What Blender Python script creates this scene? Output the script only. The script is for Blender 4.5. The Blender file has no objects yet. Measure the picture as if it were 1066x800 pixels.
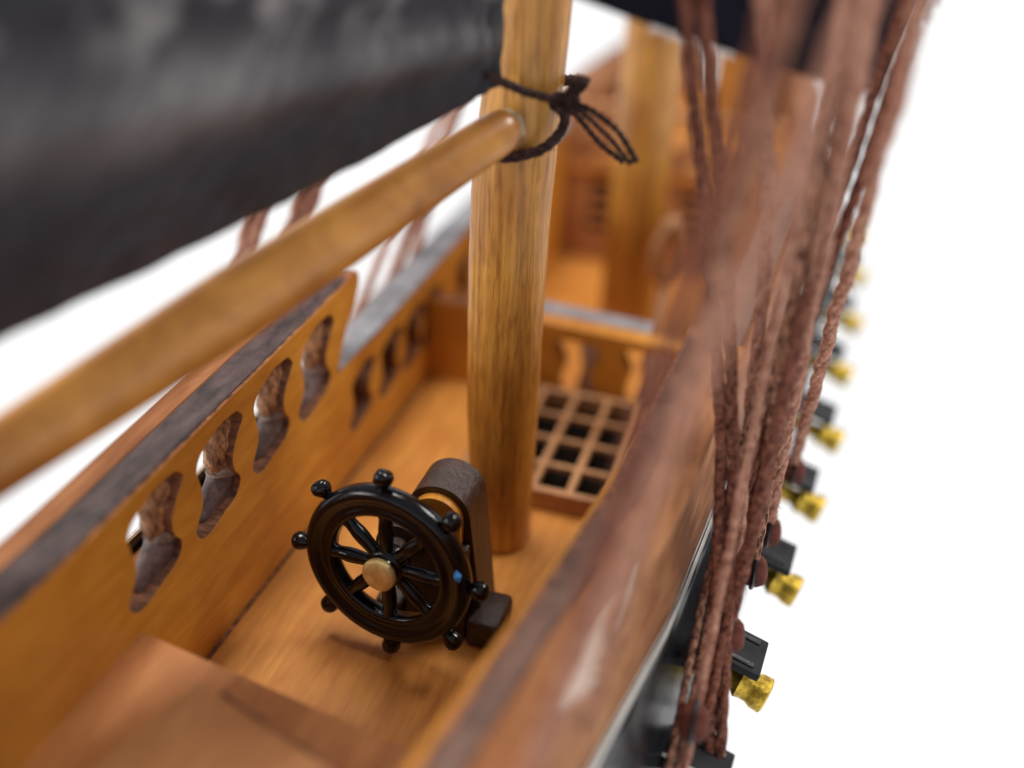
import bpy, bmesh, math, random
from math import sin, cos, pi, radians
from mathutils import Vector, Matrix, noise
random.seed(7)
SC = bpy.context.scene
COL = SC.collection
SC.unit_settings.system = 'METRIC'
SC.unit_settings.scale_length = 0.01          # one unit is one centimetre: a table model of a ship

# ------------------------------------------------------------------ camera
PX, PY, FPX = 533.0, 400.0, 1013.4747
CAM_LOC = Vector((3.09267111, -10.7028083, 9.0))
CAM_ROT = Matrix(((0.95507794, -0.18113547, 0.23455504),
                  (0.29350376, 0.46861945, -0.83321747),
                  (0.04100819, 0.86463042, 0.50073204)))
cam_data = bpy.data.cameras.new("camera")
cam = bpy.data.objects.new("camera", cam_data)
COL.objects.link(cam)
cam.matrix_world = Matrix.Translation(CAM_LOC) @ CAM_ROT.to_4x4()
cam_data.sensor_fit = 'HORIZONTAL'
cam_data.sensor_width = 36.0
cam_data.lens = FPX / 1066.0 * 36.0
cam_data.clip_start = 0.05
cam_data.clip_end = 500
cam_data.dof.use_dof = True
cam_data.dof.focus_distance = 11.6
APERTURE = 0.25                                # lens opening radius in scene units
cam_data.dof.aperture_fstop = (cam_data.lens / 1000.0) / (2 * APERTURE)
SC.camera = cam

# ------------------------------------------------------------------ light
SC.view_settings.view_transform = 'Standard'
SC.view_settings.look = 'None'
SC.view_settings.exposure = 0.0
SC.view_settings.gamma = 1.0
world = bpy.data.worlds.new("World")
SC.world = world
world.use_nodes = True
nt = world.node_tree
nt.nodes.clear()
wo = nt.nodes.new('ShaderNodeOutputWorld')
bg = nt.nodes.new('ShaderNodeBackground')
tc = nt.nodes.new('ShaderNodeTexCoord')
sp = nt.nodes.new('ShaderNodeSeparateXYZ')
rp = nt.nodes.new('ShaderNodeValToRGB')        # white below and round, dimmed overhead to deepen contrast
mr = nt.nodes.new('ShaderNodeMapRange')
mr.inputs['From Min'].default_value = -1
mr.inputs['From Max'].default_value = 1
nt.links.new(tc.outputs['Generated'], sp.inputs[0])
nt.links.new(sp.outputs['Z'], mr.inputs['Value'])
nt.links.new(mr.outputs[0], rp.inputs[0])
rp.color_ramp.elements[0].position = 0.56
rp.color_ramp.elements[0].color = (1.0, 1.0, 1.0, 1)
rp.color_ramp.elements[1].position = 0.72
rp.color_ramp.elements[1].color = (0.30, 0.30, 0.33, 1)
nt.links.new(rp.outputs[0], bg.inputs['Color'])
bg.inputs['Strength'].default_value = 1.03
nt.links.new(bg.outputs[0], wo.inputs['Surface'])

def area(name, loc, target, size, power, color):
    l = bpy.data.lights.new(name, 'AREA')
    l.shape = 'RECTANGLE'
    l.size, l.size_y = size
    l.energy = power
    l.color = color
    o = bpy.data.objects.new(name, l)
    COL.objects.link(o)
    o.location = loc
    d = Vector(target) - Vector(loc)
    o.rotation_euler = d.to_track_quat('-Z', 'Y').to_euler()
    return o
area('ceiling_lamp', (-7, 3, 34), (0, 0, 0), (14, 7), 8500, (1.0, 0.95, 0.87))
area('ceiling_lamp', (16, 14, 28), (0, 2, 0), (13, 7), 7000, (1.0, 0.96, 0.91))
area('side_light', (-30, -22, 16), (0, 0, 2), (14, 14), 5200, (1.0, 0.95, 0.88))  # broad soft light from the port quarter

SC.render.engine = 'CYCLES'
SC.cycles.use_denoising = True
SC.cycles.max_bounces = 6

# ------------------------------------------------------------------ helpers
def at(px, py, ax, val):
    """the point of the plane axis=val that the photograph shows at a pixel"""
    d = CAM_ROT @ Vector((px - PX, -(py - PY), -FPX))
    s = (val - CAM_LOC[ax]) / d[ax]
    return CAM_LOC + d * s

def atd(px, py, dist):
    d = (CAM_ROT @ Vector((px - PX, -(py - PY), -FPX))).normalized()
    return CAM_LOC + d * dist

def lerp(a, b, t): return a + (b - a) * t
def interp(tab, x):
    if x <= tab[0][0]: return tab[0][1]
    for (a, va), (b, vb) in zip(tab, tab[1:]):
        if x <= b:
            t = (x - a) / (b - a)
            return lerp(va, vb, t)
    return tab[-1][1]

def mesh_obj(name, bm, mat, parent=None, smooth=False, loc=None):
    me = bpy.data.meshes.new(name)
    bmesh.ops.recalc_face_normals(bm, faces=bm.faces)
    bm.to_mesh(me)
    bm.free()
    mats = mat if isinstance(mat, (list, tuple)) else [mat]
    for m in mats: me.materials.append(m)
    if smooth:
        for p in me.polygons: p.use_smooth = True
    o = bpy.data.objects.new(name, me)
    COL.objects.link(o)
    if parent is not None:
        o.parent = parent
        base = parent
        off = Vector(base.location)
        while base.parent is not None:
            base = base.parent
            off = off + Vector(base.location)
        if loc is None:
            me.transform(Matrix.Translation(-off))   # meshes are built in ship coordinates
    elif loc is not None:
        o.location = loc
    return o

def thing(name, label, cat, loc=(0, 0, 0), group=None):
    o = bpy.data.objects.new(name, None)
    o.empty_display_size = 0.3
    COL.objects.link(o)
    o.location = loc
    tag(o, label, cat, group)
    return o

def tag(o, label, cat, group=None):
    o['label'] = label
    o['category'] = cat
    if group: o['group'] = group
    return o

def auto_smooth(o, ang=40):
    me = o.data
    for p in me.polygons: p.use_smooth = True
    try:
        me.set_sharp_from_angle(angle=radians(ang))
    except Exception:
        pass

def bx(bm, lo, hi, bev=0.0, M=None):
    lo, hi = Vector(lo), Vector(hi)
    r = bmesh.ops.create_cube(bm, size=1.0)
    c, s = (lo + hi) / 2, hi - lo
    for v in r['verts']:
        v.co = Vector((v.co.x * s.x, v.co.y * s.y, v.co.z * s.z)) + c
    if bev:
        es = list({e for v in r['verts'] for e in v.link_edges})
        g = bmesh.ops.bevel(bm, geom=es, offset=bev, segments=2, profile=0.5, affect='EDGES')
        vs = list({v for f in g['faces'] for v in f.verts} | {v for v in r['verts'] if v.is_valid})
    else:
        vs = r['verts']
    if M is not None:
        for v in vs: v.co = M @ v.co
    return vs

def frames(pts):
    pts = [Vector(p) for p in pts]
    T = []
    for i in range(len(pts)):
        a = pts[max(i - 1, 0)]; b = pts[min(i + 1, len(pts) - 1)]
        T.append((b - a).normalized())
    n = Vector((0, 0, 1)).cross(T[0])
    if n.length < 1e-3: n = Vector((1, 0, 0))
    n.normalize()
    out = []
    for p, t in zip(pts, T):
        n = (n - t * n.dot(t)).normalized()
        out.append((p, t, n, t.cross(n)))
    return out

def tube(bm, pts, rad, seg=10, cap=True, wob=0.0):
    rings = []
    for i, (p, t, n, b) in enumerate(frames(pts)):
        r = rad[i] if isinstance(rad, (list, tuple)) else rad
        ring = []
        for k in range(seg):
            a = 2 * pi * k / seg
            rr = r
            if wob:
                rr *= 1 + wob * noise.noise(Vector((cos(a) * 2, sin(a) * 2, i * 0.9)))
            ring.append(bm.verts.new(p + n * cos(a) * rr + b * sin(a) * rr))
        rings.append(ring)
    for A, B in zip(rings, rings[1:]):
        for k in range(seg):
            bm.faces.new((A[k], A[(k + 1) % seg], B[(k + 1) % seg], B[k]))
    if cap:
        bm.faces.new(rings[0][::-1])
        bm.faces.new(rings[-1])
    return rings

def smooth_path(pts, n):
    """Catmull-Rom through the points"""
    P = [Vector(p) for p in pts]
    P = [P[0] * 2 - P[1]] + P + [P[-1] * 2 - P[-2]]
    out = []
    m = len(P) - 3
    for i in range(n + 1):
        u = i / n * m
        k = min(int(u), m - 1)
        t = u - k
        a, b, c, d = P[k:k + 4]
        out.append(0.5 * ((2 * b) + (c - a) * t + (2 * a - 5 * b + 4 * c - d) * t * t + (3 * b - a - 3 * c + d) * t ** 3))
    return out

def rope_bm(bm, pts, R, pitch=None, strands=3, fuzz=0, per_turn=10, phase=0.0, seg=6, wob=0.0):
    """laid rope: strands wound round each other along the path, with a few stray fibres"""
    pts = [Vector(p) for p in pts]
    L = [0.0]
    for a, b in zip(pts, pts[1:]): L.append(L[-1] + (b - a).length)
    pitch = pitch or R * 13
    n = max(8, int(L[-1] / pitch * per_turn))
    res = []
    j = 0
    for i in range(n + 1):
        s = L[-1] * i / n
        while j < len(L) - 2 and L[j + 1] < s: j += 1
        res.append(pts[j].lerp(pts[j + 1], (s - L[j]) / max(L[j + 1] - L[j], 1e-6)))
    if wob:
        for i, p in enumerate(res):
            s = L[-1] * i / n
            p += Vector((noise.noise(Vector((s * 1.3, phase * 7, 3))), noise.noise(Vector((s * 1.3, 9, phase * 5))), 0)) * wob
    fr = frames(res)
    rs = R * 0.66
    off = R * 0.40
    for k in range(strands):
        path = []
        rads = []
        for i, (p, t, nn, b) in enumerate(fr):
            a = 2 * pi * (L[-1] * i / n) / pitch + 2 * pi * k / strands + phase
            path.append(p + nn * cos(a) * off + b * sin(a) * off)
            rads.append(rs * (1 + 0.08 * noise.noise(Vector((i * 0.35, k * 5.0, phase)))))
        tube(bm, path, rads, seg)
    for _ in range(fuzz):
        i = random.randrange(1, n)
        p, t, nn, b = fr[i]
        a = random.uniform(0, 2 * pi)
        d = nn * cos(a) + b * sin(a)
        q0 = p + d * R * 0.9
        q1 = q0 + d * random.uniform(0.15, 0.5) * R + t * random.uniform(-0.8, 0.8) * R
        q2 = q1 + d * random.uniform(-0.1, 0.3) * R + t * random.uniform(-0.8, 0.8) * R
        tube(bm, [q0, q1, q2], R * 0.045, 3, cap=False)

def lathe(bm, prof, seg=24, M=None):
    """prof: (radius, height) along local z"""
    rings = []
    for r, z in prof:
        ring = []
        for k in range(seg):
            a = 2 * pi * k / seg
            v = Vector((r * cos(a), r * sin(a), z))
            ring.append(bm.verts.new(M @ v if M is not None else v))
        rings.append(ring)
    for A, B in zip(rings, rings[1:]):
        for k in range(seg):
            bm.faces.new((A[k], A[(k + 1) % seg], B[(k + 1) % seg], B[k]))
    bm.faces.new(rings[0][::-1]); bm.faces.new(rings[-1])

def cut_board(outline, holes, thick, fn, mat_face, mat_cut, name, parent, bevel=0.015, inner_low=True):
    """a thick laser-cut board with openings; fn maps (u, v, w) to ship space, w from 0 to thick"""
    cu = bpy.data.curves.new('outline', 'CURVE')
    cu.dimensions = '2D'
    cu.fill_mode = 'BOTH'
    cu.extrude = thick / 2 - bevel
    cu.bevel_depth = bevel
    cu.bevel_resolution = 1
    for poly in [outline] + holes:
        s = cu.splines.new('POLY')
        s.points.add(len(poly) - 1)
        for q, (u, v) in zip(s.points, poly): q.co = (u, v, 0, 1)
        s.use_cyclic_u = True
    tmp = bpy.data.objects.new('tmp_outline', cu)
    COL.objects.link(tmp)
    dg = bpy.context.evaluated_depsgraph_get()
    me = bpy.data.meshes.new_from_object(tmp.evaluated_get(dg))
    bpy.data.objects.remove(tmp)
    me.materials.clear()
    bm = bmesh.new()
    bm.from_mesh(me)
    bmesh.ops.remove_doubles(bm, verts=bm.verts, dist=1e-5)
    bm.normal_update()
    for f in bm.faces:
        f.material_index = 0 if abs(f.normal.z) > 0.72 else 1
    for v in bm.verts:
        v.co = fn(v.co.x, v.co.y, v.co.z + thick / 2)
    o = mesh_obj(name, bm, [mat_face, mat_cut], parent)
    bpy.data.meshes.remove(me)
    return o

# ------------------------------------------------------------------ materials
def new_mat(name):
    m = bpy.data.materials.new(name)
    m.use_nodes = True
    return m, m.node_tree, m.node_tree.nodes['Principled BSDF']

def wood(name, dark, light, stretch=(8, 0.7, 8), rough=0.42, blotch=None, bump=0.12, coat=0.0, fine=1.0, spec=0.5, flecks=None):
    m, nt, b = new_mat(name)
    N, Lk = nt.nodes, nt.links
    tc = N.new('ShaderNodeTexCoord'); mp = N.new('ShaderNodeMapping')
    mp.inputs['Scale'].default_value = stretch
    Lk.new(tc.outputs['Object'], mp.inputs[0])
    n1 = N.new('ShaderNodeTexNoise'); n1.inputs['Scale'].default_value = 1.6 * fine; n1.inputs['Detail'].default_value = 8
    n1.inputs['Roughness'].default_value = 0.65; n1.inputs['Distortion'].default_value = 0.4
    Lk.new(mp.outputs[0], n1.inputs['Vector'])
    r1 = N.new('ShaderNodeValToRGB')
    r1.color_ramp.elements[0].position = 0.36; r1.color_ramp.elements[0].color = (*dark, 1)
    r1.color_ramp.elements[1].position = 0.66; r1.color_ramp.elements[1].color = (*light, 1)
    Lk.new(n1.outputs['Fac'], r1.inputs[0])
    n2 = N.new('ShaderNodeTexNoise'); n2.inputs['Scale'].default_value = 0.55; n2.inputs['Detail'].default_value = 3
    Lk.new(tc.outputs['Object'], n2.inputs['Vector'])
    mx = N.new('ShaderNodeMix'); mx.data_type = 'RGBA'; mx.blend_type = 'MULTIPLY'
    r2 = N.new('ShaderNodeValToRGB')
    bl = blotch or (0.72, 0.62, 0.55)
    r2.color_ramp.elements[0].position = 0.35; r2.color_ramp.elements[0].color = (*bl, 1)
    r2.color_ramp.elements[1].position = 0.62; r2.color_ramp.elements[1].color = (1, 1, 1, 1)
    Lk.new(n2.outputs['Fac'], r2.inputs[0])
    mx.inputs['Factor'].default_value = 1.0
    src = r1.outputs[0]
    if flecks:                                 # short dark pores along the grain
        mp3 = N.new('ShaderNodeMapping'); mp3.inputs['Scale'].default_value = flecks
        Lk.new(tc.outputs['Object'], mp3.inputs[0])
        n3 = N.new('ShaderNodeTexNoise'); n3.inputs['Scale'].default_value = 1.0; n3.inputs['Detail'].default_value = 4
        Lk.new(mp3.outputs[0], n3.inputs['Vector'])
        r3 = N.new('ShaderNodeValToRGB')
        r3.color_ramp.elements[0].position = 0.36; r3.color_ramp.elements[0].color = (0.45, 0.34, 0.25, 1)
        r3.color_ramp.elements[1].position = 0.48; r3.color_ramp.elements[1].color = (1, 1, 1, 1)
        Lk.new(n3.outputs['Fac'], r3.inputs[0])
        m3 = N.new('ShaderNodeMix'); m3.data_type = 'RGBA'; m3.blend_type = 'MULTIPLY'; m3.inputs['Factor'].default_value = 0.5
        Lk.new(src, m3.inputs[6]); Lk.new(r3.outputs[0], m3.inputs[7]); src = m3.outputs[2]
    Lk.new(src, mx.inputs[6]); Lk.new(r2.outputs[0], mx.inputs[7])
    Lk.new(mx.outputs[2], b.inputs['Base Color'])
    b.inputs['Roughness'].default_value = rough
    b.inputs['Specular IOR Level'].default_value = spec
    b.inputs['Coat Weight'].default_value = coat
    b.inputs['Coat Roughness'].default_value = 0.25
    bp = N.new('ShaderNodeBump'); bp.inputs['Strength'].default_value = bump; bp.inputs['Distance'].default_value = 0.04
    Lk.new(n1.outputs['Fac'], bp.inputs['Height']); Lk.new(bp.outputs[0], b.inputs['Normal'])
    return m

def speckled(name, c0, c1, scale=6, rough=0.6, bump=0.3, p0=0.4, p1=0.65, metallic=0.0, stretch=(1, 1, 1), spec=0.5, dist=0.05, coat=0.0):
    m, nt, b = new_mat(name)
    N, Lk = nt.nodes, nt.links
    tc = N.new('ShaderNodeTexCoord'); mp = N.new('ShaderNodeMapping')
    mp.inputs['Scale'].default_value = stretch
    Lk.new(tc.outputs['Object'], mp.inputs[0])
    n1 = N.new('ShaderNodeTexNoise'); n1.inputs['Scale'].default_value = scale; n1.inputs['Detail'].default_value = 8
    n1.inputs['Roughness'].default_value = 0.7
    Lk.new(mp.outputs[0], n1.inputs['Vector'])
    r1 = N.new('ShaderNodeValToRGB')
    r1.color_ramp.elements[0].position = p0; r1.color_ramp.elements[0].color = (*c0, 1)
    r1.color_ramp.elements[1].position = p1; r1.color_ramp.elements[1].color = (*c1, 1)
    Lk.new(n1.outputs['Fac'], r1.inputs[0]); Lk.new(r1.outputs[0], b.inputs['Base Color'])
    b.inputs['Roughness'].default_value = rough
    b.inputs['Metallic'].default_value = metallic
    b.inputs['Specular IOR Level'].default_value = spec
    b.inputs['Coat Weight'].default_value = coat
    if bump:
        bp = N.new('ShaderNodeBump'); bp.inputs['Strength'].default_value = bump; bp.inputs['Distance'].default_value = dist
        Lk.new(n1.outputs['Fac'], bp.inputs['Height']); Lk.new(bp.outputs[0], b.inputs['Normal'])
    return m

M_DECK = wood('varnished_deck_wood', (0.52, 0.20, 0.036), (0.68, 0.31, 0.066), (4, 0.5, 4), 0.42, (0.82, 0.74, 0.64), 0.03)
M_PANEL = wood('varnished_bulwark_wood', (0.54, 0.215, 0.022), (0.72, 0.33, 0.045), (5, 0.6, 3), 0.42, (0.80, 0.70, 0.58), 0.03)
M_DARKPANEL = wood('brown_planking_wood', (0.20, 0.075, 0.032), (0.38, 0.16, 0.08), (5, 0.5, 5), 0.5, (0.7, 0.6, 0.55), 0.08)
M_POOP = wood('brown_poop_wood', (0.42, 0.155, 0.042), (0.56, 0.24, 0.075), (3, 0.5, 3), 0.5, (0.8, 0.72, 0.66), 0.05)
M_MAST = wood('dowel_wood', (0.40, 0.165, 0.023), (0.78, 0.39, 0.065), (5, 5, 0.22), 0.40, (0.66, 0.54, 0.42), 0.16, 0.15, 1.3, flecks=(22, 22, 2.6))
M_BOOM = wood('boom_wood', (0.37, 0.145, 0.028), (0.66, 0.30, 0.06), (1.2, 1.2, 1.2), 0.38, (0.75, 0.62, 0.5), 0.04, 0.2, 0.6)
M_FORE = wood('dull_brown_forecastle_wood', (0.38, 0.17, 0.07), (0.56, 0.29, 0.13), (4, 0.5, 3), 0.5)
M_GRATE = wood('grating_wood', (0.34, 0.16, 0.065), (0.50, 0.26, 0.115), (4, 1, 4), 0.55)
M_BURNT = speckled('burnt_cut_edge', (0.045, 0.014, 0.008), (0.52, 0.20, 0.085), 4, 0.42, 0.8, 0.36, 0.70, stretch=(0.5, 2.2, 1.5), dist=0.08)
M_RAILTOP = speckled('scuffed_dark_rail', (0.022, 0.011, 0.010), (0.13, 0.075, 0.072), 4, 0.45, 0.5, 0.40, 0.72, stretch=(1.2, 0.5, 1), dist=0.05)
M_PINK = wood('pinkish_brown_rail_wood', (0.32, 0.13, 0.055), (0.54, 0.26, 0.115), (5, 0.6, 5), 0.7, (0.62, 0.52, 0.46), 0.1, spec=0.2)
M_WAIST = speckled('brown_grey_rail', (0.10, 0.05, 0.035), (0.20, 0.11, 0.08), 3, 0.5, 0.15)
M_STB = speckled('brown_stained_rail', (0.085, 0.036, 0.026), (0.21, 0.105, 0.072), 2, 0.5, 0.3)
M_POST = wood('pale_post_wood', (0.68, 0.44, 0.33), (0.82, 0.58, 0.46), (3, 3, 1), 0.5)
M_GREY = speckled('grey_painted_rail', (0.20, 0.20, 0.22), (0.34, 0.34, 0.37), 3, 0.5, 0.15)
M_BLACK = speckled('glossy_black_paint', (0.008, 0.008, 0.010), (0.022, 0.022, 0.028), 4, 0.22, 0.15, dist=0.03)
M_PALE = speckled('pale_stripe_and_glint', (0.62, 0.58, 0.52), (0.80, 0.76, 0.70), 3, 0.5, 0.1)
M_ROPE = speckled('brown_cord', (0.26, 0.095, 0.062), (0.74, 0.42, 0.30), 4, 0.85, 0.5, 0.36, 0.70, stretch=(3, 3, 3), spec=0.2)
M_ROPED = speckled('dark_brown_cord', (0.04, 0.010, 0.008), (0.46, 0.18, 0.115), 5, 0.85, 0.5, 0.36, 0.72, stretch=(3, 3, 3), spec=0.2)
M_ROPE2 = speckled('two_tone_cord', (0.05, 0.013, 0.010), (0.66, 0.34, 0.22), 5, 0.85, 0.5, 0.40, 0.62, stretch=(4, 4, 1.2), spec=0.2)
M_CORD = speckled('black_brown_cord', (0.014, 0.006, 0.005), (0.12, 0.055, 0.045), 9, 0.8, 0.6, 0.42, 0.75, stretch=(2, 2, 2), spec=0.3)
M_BLOCK = speckled('dark_deadeye', (0.06, 0.015, 0.010), (0.17, 0.05, 0.033), 4, 0.7, 0.3, spec=0.15)
M_PLASTIC = speckled('black_plastic', (0.0015, 0.0015, 0.003), (0.004, 0.004, 0.006), 5, 0.14, 0.25, dist=0.02, spec=0.42)
M_CHEEK = speckled('dark_brown_plastic', (0.014, 0.005, 0.003), (0.085, 0.030, 0.015), 9, 0.30, 0.9, 0.4, 0.8, stretch=(1, 1, 1), spec=0.6, dist=0.03)
M_BRASS = speckled('brass_pin', (0.60, 0.42, 0.15), (0.88, 0.68, 0.32), 5, 0.45, 0.4, metallic=0.45, dist=0.03)
M_GUN = speckled('bright_brass_gun', (0.30, 0.18, 0.02), (1.0, 0.70, 0.10), 6, 0.28, 0.7, 0.35, 0.6, metallic=0.9)
M_LID = speckled('charcoal_lid', (0.010, 0.010, 0.012), (0.026, 0.026, 0.030), 3, 0.6, 0.1, spec=0.2)
M_DARK = speckled('hollow_shade', (0.004, 0.003, 0.002), (0.010, 0.006, 0.005), 3, 0.9, 0.0, spec=0.05)  # near-black colour painted for the shade inside hollows
M_BLUE = speckled('painted_blue_glint', (0.02, 0.25, 0.75), (0.05, 0.4, 0.95), 9, 0.4, 0.2)
M_THREAD = speckled('pale_frayed_thread', (0.5, 0.46, 0.45), (0.75, 0.72, 0.72), 8, 0.9, 0.2)
M_GLUE = speckled('dried_glue', (0.30, 0.20, 0.10), (0.52, 0.40, 0.24), 8, 0.25, 0.5)

def sail_mat(name, dark, worn, amount, rough, shine_band=False):
    """black painted cloth: weave bump, worn paler streaks up the cloth, and shine painted along creases"""
    m, nt, b = new_mat(name)
    N, Lk = nt.nodes, nt.links
    tc = N.new('ShaderNodeTexCoord')
    mp = N.new('ShaderNodeMapping'); mp.inputs['Scale'].default_value = (13, 1.5, 1)
    mp0 = N.new('ShaderNodeMapping'); mp0.inputs['Rotation'].default_value = (0, 0, radians(-38))
    Lk.new(tc.outputs['UV'], mp0.inputs[0]); Lk.new(mp0.outputs[0], mp.inputs[0])
    n1 = N.new('ShaderNodeTexNoise'); n1.inputs['Scale'].default_value = 5; n1.inputs['Detail'].default_value = 9; n1.inputs['Roughness'].default_value = 0.7
    Lk.new(mp.outputs[0], n1.inputs['Vector'])
    n2 = N.new('ShaderNodeTexNoise'); n2.inputs['Scale'].default_value = 3.0; n2.inputs['Detail'].default_value = 3
    Lk.new(tc.outputs['UV'], n2.inputs['Vector'])
    mul = N.new('ShaderNodeMath'); mul.operation = 'MULTIPLY'
    Lk.new(n1.outputs['Fac'], mul.inputs[0]); Lk.new(n2.outputs['Fac'], mul.inputs[1])
    r = N.new('ShaderNodeValToRGB')
    r.color_ramp.elements[0].position = 0.22; r.color_ramp.elements[0].color = (*dark, 1)
    r.color_ramp.elements[1].position = 0.22 + amount; r.color_ramp.elements[1].color = (*worn, 1)
    Lk.new(mul.outputs[0], r.inputs[0]); Lk.new(r.outputs[0], b.inputs['Base Color'])
    if shine_band:                                   # shine painted into the colour of worn creases climbing from the mast
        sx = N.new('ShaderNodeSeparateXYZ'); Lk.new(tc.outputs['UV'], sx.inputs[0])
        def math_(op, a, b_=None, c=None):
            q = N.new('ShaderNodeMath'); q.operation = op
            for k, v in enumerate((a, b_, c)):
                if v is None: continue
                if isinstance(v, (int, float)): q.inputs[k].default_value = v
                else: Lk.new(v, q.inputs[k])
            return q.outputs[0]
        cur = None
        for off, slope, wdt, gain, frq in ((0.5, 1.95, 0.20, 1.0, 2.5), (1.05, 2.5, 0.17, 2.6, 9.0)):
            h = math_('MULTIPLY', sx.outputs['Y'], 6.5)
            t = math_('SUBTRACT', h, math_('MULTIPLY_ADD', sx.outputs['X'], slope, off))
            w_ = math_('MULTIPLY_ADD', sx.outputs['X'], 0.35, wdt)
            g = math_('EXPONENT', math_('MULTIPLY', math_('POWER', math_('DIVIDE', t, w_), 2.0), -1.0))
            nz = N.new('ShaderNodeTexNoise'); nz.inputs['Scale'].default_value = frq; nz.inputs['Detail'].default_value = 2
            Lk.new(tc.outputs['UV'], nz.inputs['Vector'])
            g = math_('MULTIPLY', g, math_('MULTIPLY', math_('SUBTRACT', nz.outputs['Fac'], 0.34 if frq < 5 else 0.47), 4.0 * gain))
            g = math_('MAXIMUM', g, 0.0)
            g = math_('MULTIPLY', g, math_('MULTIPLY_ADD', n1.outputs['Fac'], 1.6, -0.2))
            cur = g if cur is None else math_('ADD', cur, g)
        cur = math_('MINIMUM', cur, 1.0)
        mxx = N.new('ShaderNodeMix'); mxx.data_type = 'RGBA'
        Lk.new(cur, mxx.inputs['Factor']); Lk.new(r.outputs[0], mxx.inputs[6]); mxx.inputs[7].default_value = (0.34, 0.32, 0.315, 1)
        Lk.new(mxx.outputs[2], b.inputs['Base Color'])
    b.inputs['Roughness'].default_value = rough
    b.inputs['Specular IOR Level'].default_value = 0.28
    wv = N.new('ShaderNodeTexNoise'); wv.inputs['Scale'].default_value = 260; wv.inputs['Detail'].default_value = 2
    Lk.new(tc.outputs['UV'], wv.inputs['Vector'])
    add = N.new('ShaderNodeMath'); add.operation = 'MULTIPLY_ADD'; add.inputs[1].default_value = 0.35
    Lk.new(wv.outputs['Fac'], add.inputs[0]); Lk.new(n1.outputs['Fac'], add.inputs[2])
    bp = N.new('ShaderNodeBump'); bp.inputs['Strength'].default_value = 0.35; bp.inputs['Distance'].default_value = 0.05
    Lk.new(add.outputs[0], bp.inputs['Height']); Lk.new(bp.outputs[0], b.inputs['Normal'])
    return m
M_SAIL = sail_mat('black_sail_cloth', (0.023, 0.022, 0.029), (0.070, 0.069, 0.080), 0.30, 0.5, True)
M_SAIL2 = sail_mat('navy_black_sail_cloth', (0.003, 0.003, 0.009), (0.012, 0.012, 0.026), 0.3, 0.8)
M_SAIL2.node_tree.nodes['Principled BSDF'].inputs['Specular IOR Level'].default_value = 0.15

# ------------------------------------------------------------------ the hull
XP = -2.655                                   # inner face of the tall bulwark to port
S_IN = [(-9, 0.62), (-7.5, 1.0), (-6.2, 1.25), (-4.7, 1.48), (-2.5, 1.88), (1.6, 2.2), (5, 2.5), (12, 3.1), (17, 3.2), (21, 2.3), (25, 0.4)]
P_IN = [(-9, -2.655), (13, -2.655), (17, -2.4), (21, -1.5), (25, -0.2)]
def sin_(y): return interp(S_IN, y)
def pin_(y): return interp(P_IN, y)
TH = 0.38
ship = thing('ship_hull', 'varnished wooden hull of the model ship with pierced bulwarks, decks and a black painted side', 'model ship', (0, 0, -5))

def deck_mesh(y0, y1, z, thick, n=24, slope=0.0):
    bm = bmesh.new()
    rows = []
    for i in range(n + 1):
        y = lerp(y0, y1, i / n)
        a, b = pin_(y) - 0.02, sin_(y) + 0.02
        row = []
        for x, zz in ((a, z), (b, z), (b, z - thick), (a, z - thick)):
            row.append(bm.verts.new((x, y + slope * (x - XP) * (i / n), zz)))
        rows.append(row)
    for A, B in zip(rows, rows[1:]):
        for k in range(4):
            bm.faces.new((A[k], A[(k + 1) % 4], B[(k + 1) % 4], B[k]))
    bm.faces.new(rows[0]); bm.faces.new(rows[-1][::-1])
    return bm

HX0, HX1, HY0, HY1 = -1.05, 1.42, 0.95, 4.05   # hatch opening under the grating
mesh_obj('deck', deck_mesh(-5.2, 4.25, 0.0, 0.15), M_DECK, ship)
mesh_obj('lower_deck', deck_mesh(4.2, 14.0, -1.4, 0.15), M_DECK, ship)
mesh_obj('forecastle_deck', deck_mesh(13.9, 25, 1.2, 0.15), M_DECK, ship)
mesh_obj('poop_deck', deck_mesh(-9, -4.42, 1.32, 1.5, slope=-0.15), M_POOP, ship)
# a deck seam where the waterway plank meets the port bulwark
bm = bmesh.new()
bx(bm, (XP + 0.0, -4.3, 0.004), (XP + 0.05, 4.05, 0.02))
mesh_obj('waterway_seam', bm, M_BURNT, ship)

# openings: a leaning S, measured off the second and third openings
HOLE = [(0.52, 1.24), (0.60, 1.08), (0.42, 0.88), (0.30, 0.68), (0.31, 0.50), (0.40, 0.36), (0.38, 0.24), (0.24, 0.12),
        (-0.05, 0.06), (-0.32, 0.0), (-0.50, 0.04), (-0.56, 0.20), (-0.45, 0.36), (-0.36, 0.50), (-0.36, 0.72), (-0.40, 0.94),
        (-0.30, 1.10), (-0.10, 1.18), (0.18, 1.26)]
def hole(cy, z0, s=1.0, sy=None):
    sy = sy or s
    pts = [Vector((cy + (a + (-0.05 if a < (b - 0.6) * 0.9 else -0.02)) * sy, z0 + b * s, 0)) for a, b in HOLE]
    sm = smooth_path(pts + [pts[0]], 60)[:-1]
    return [(p.x, p.y) for p in sm]

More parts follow.
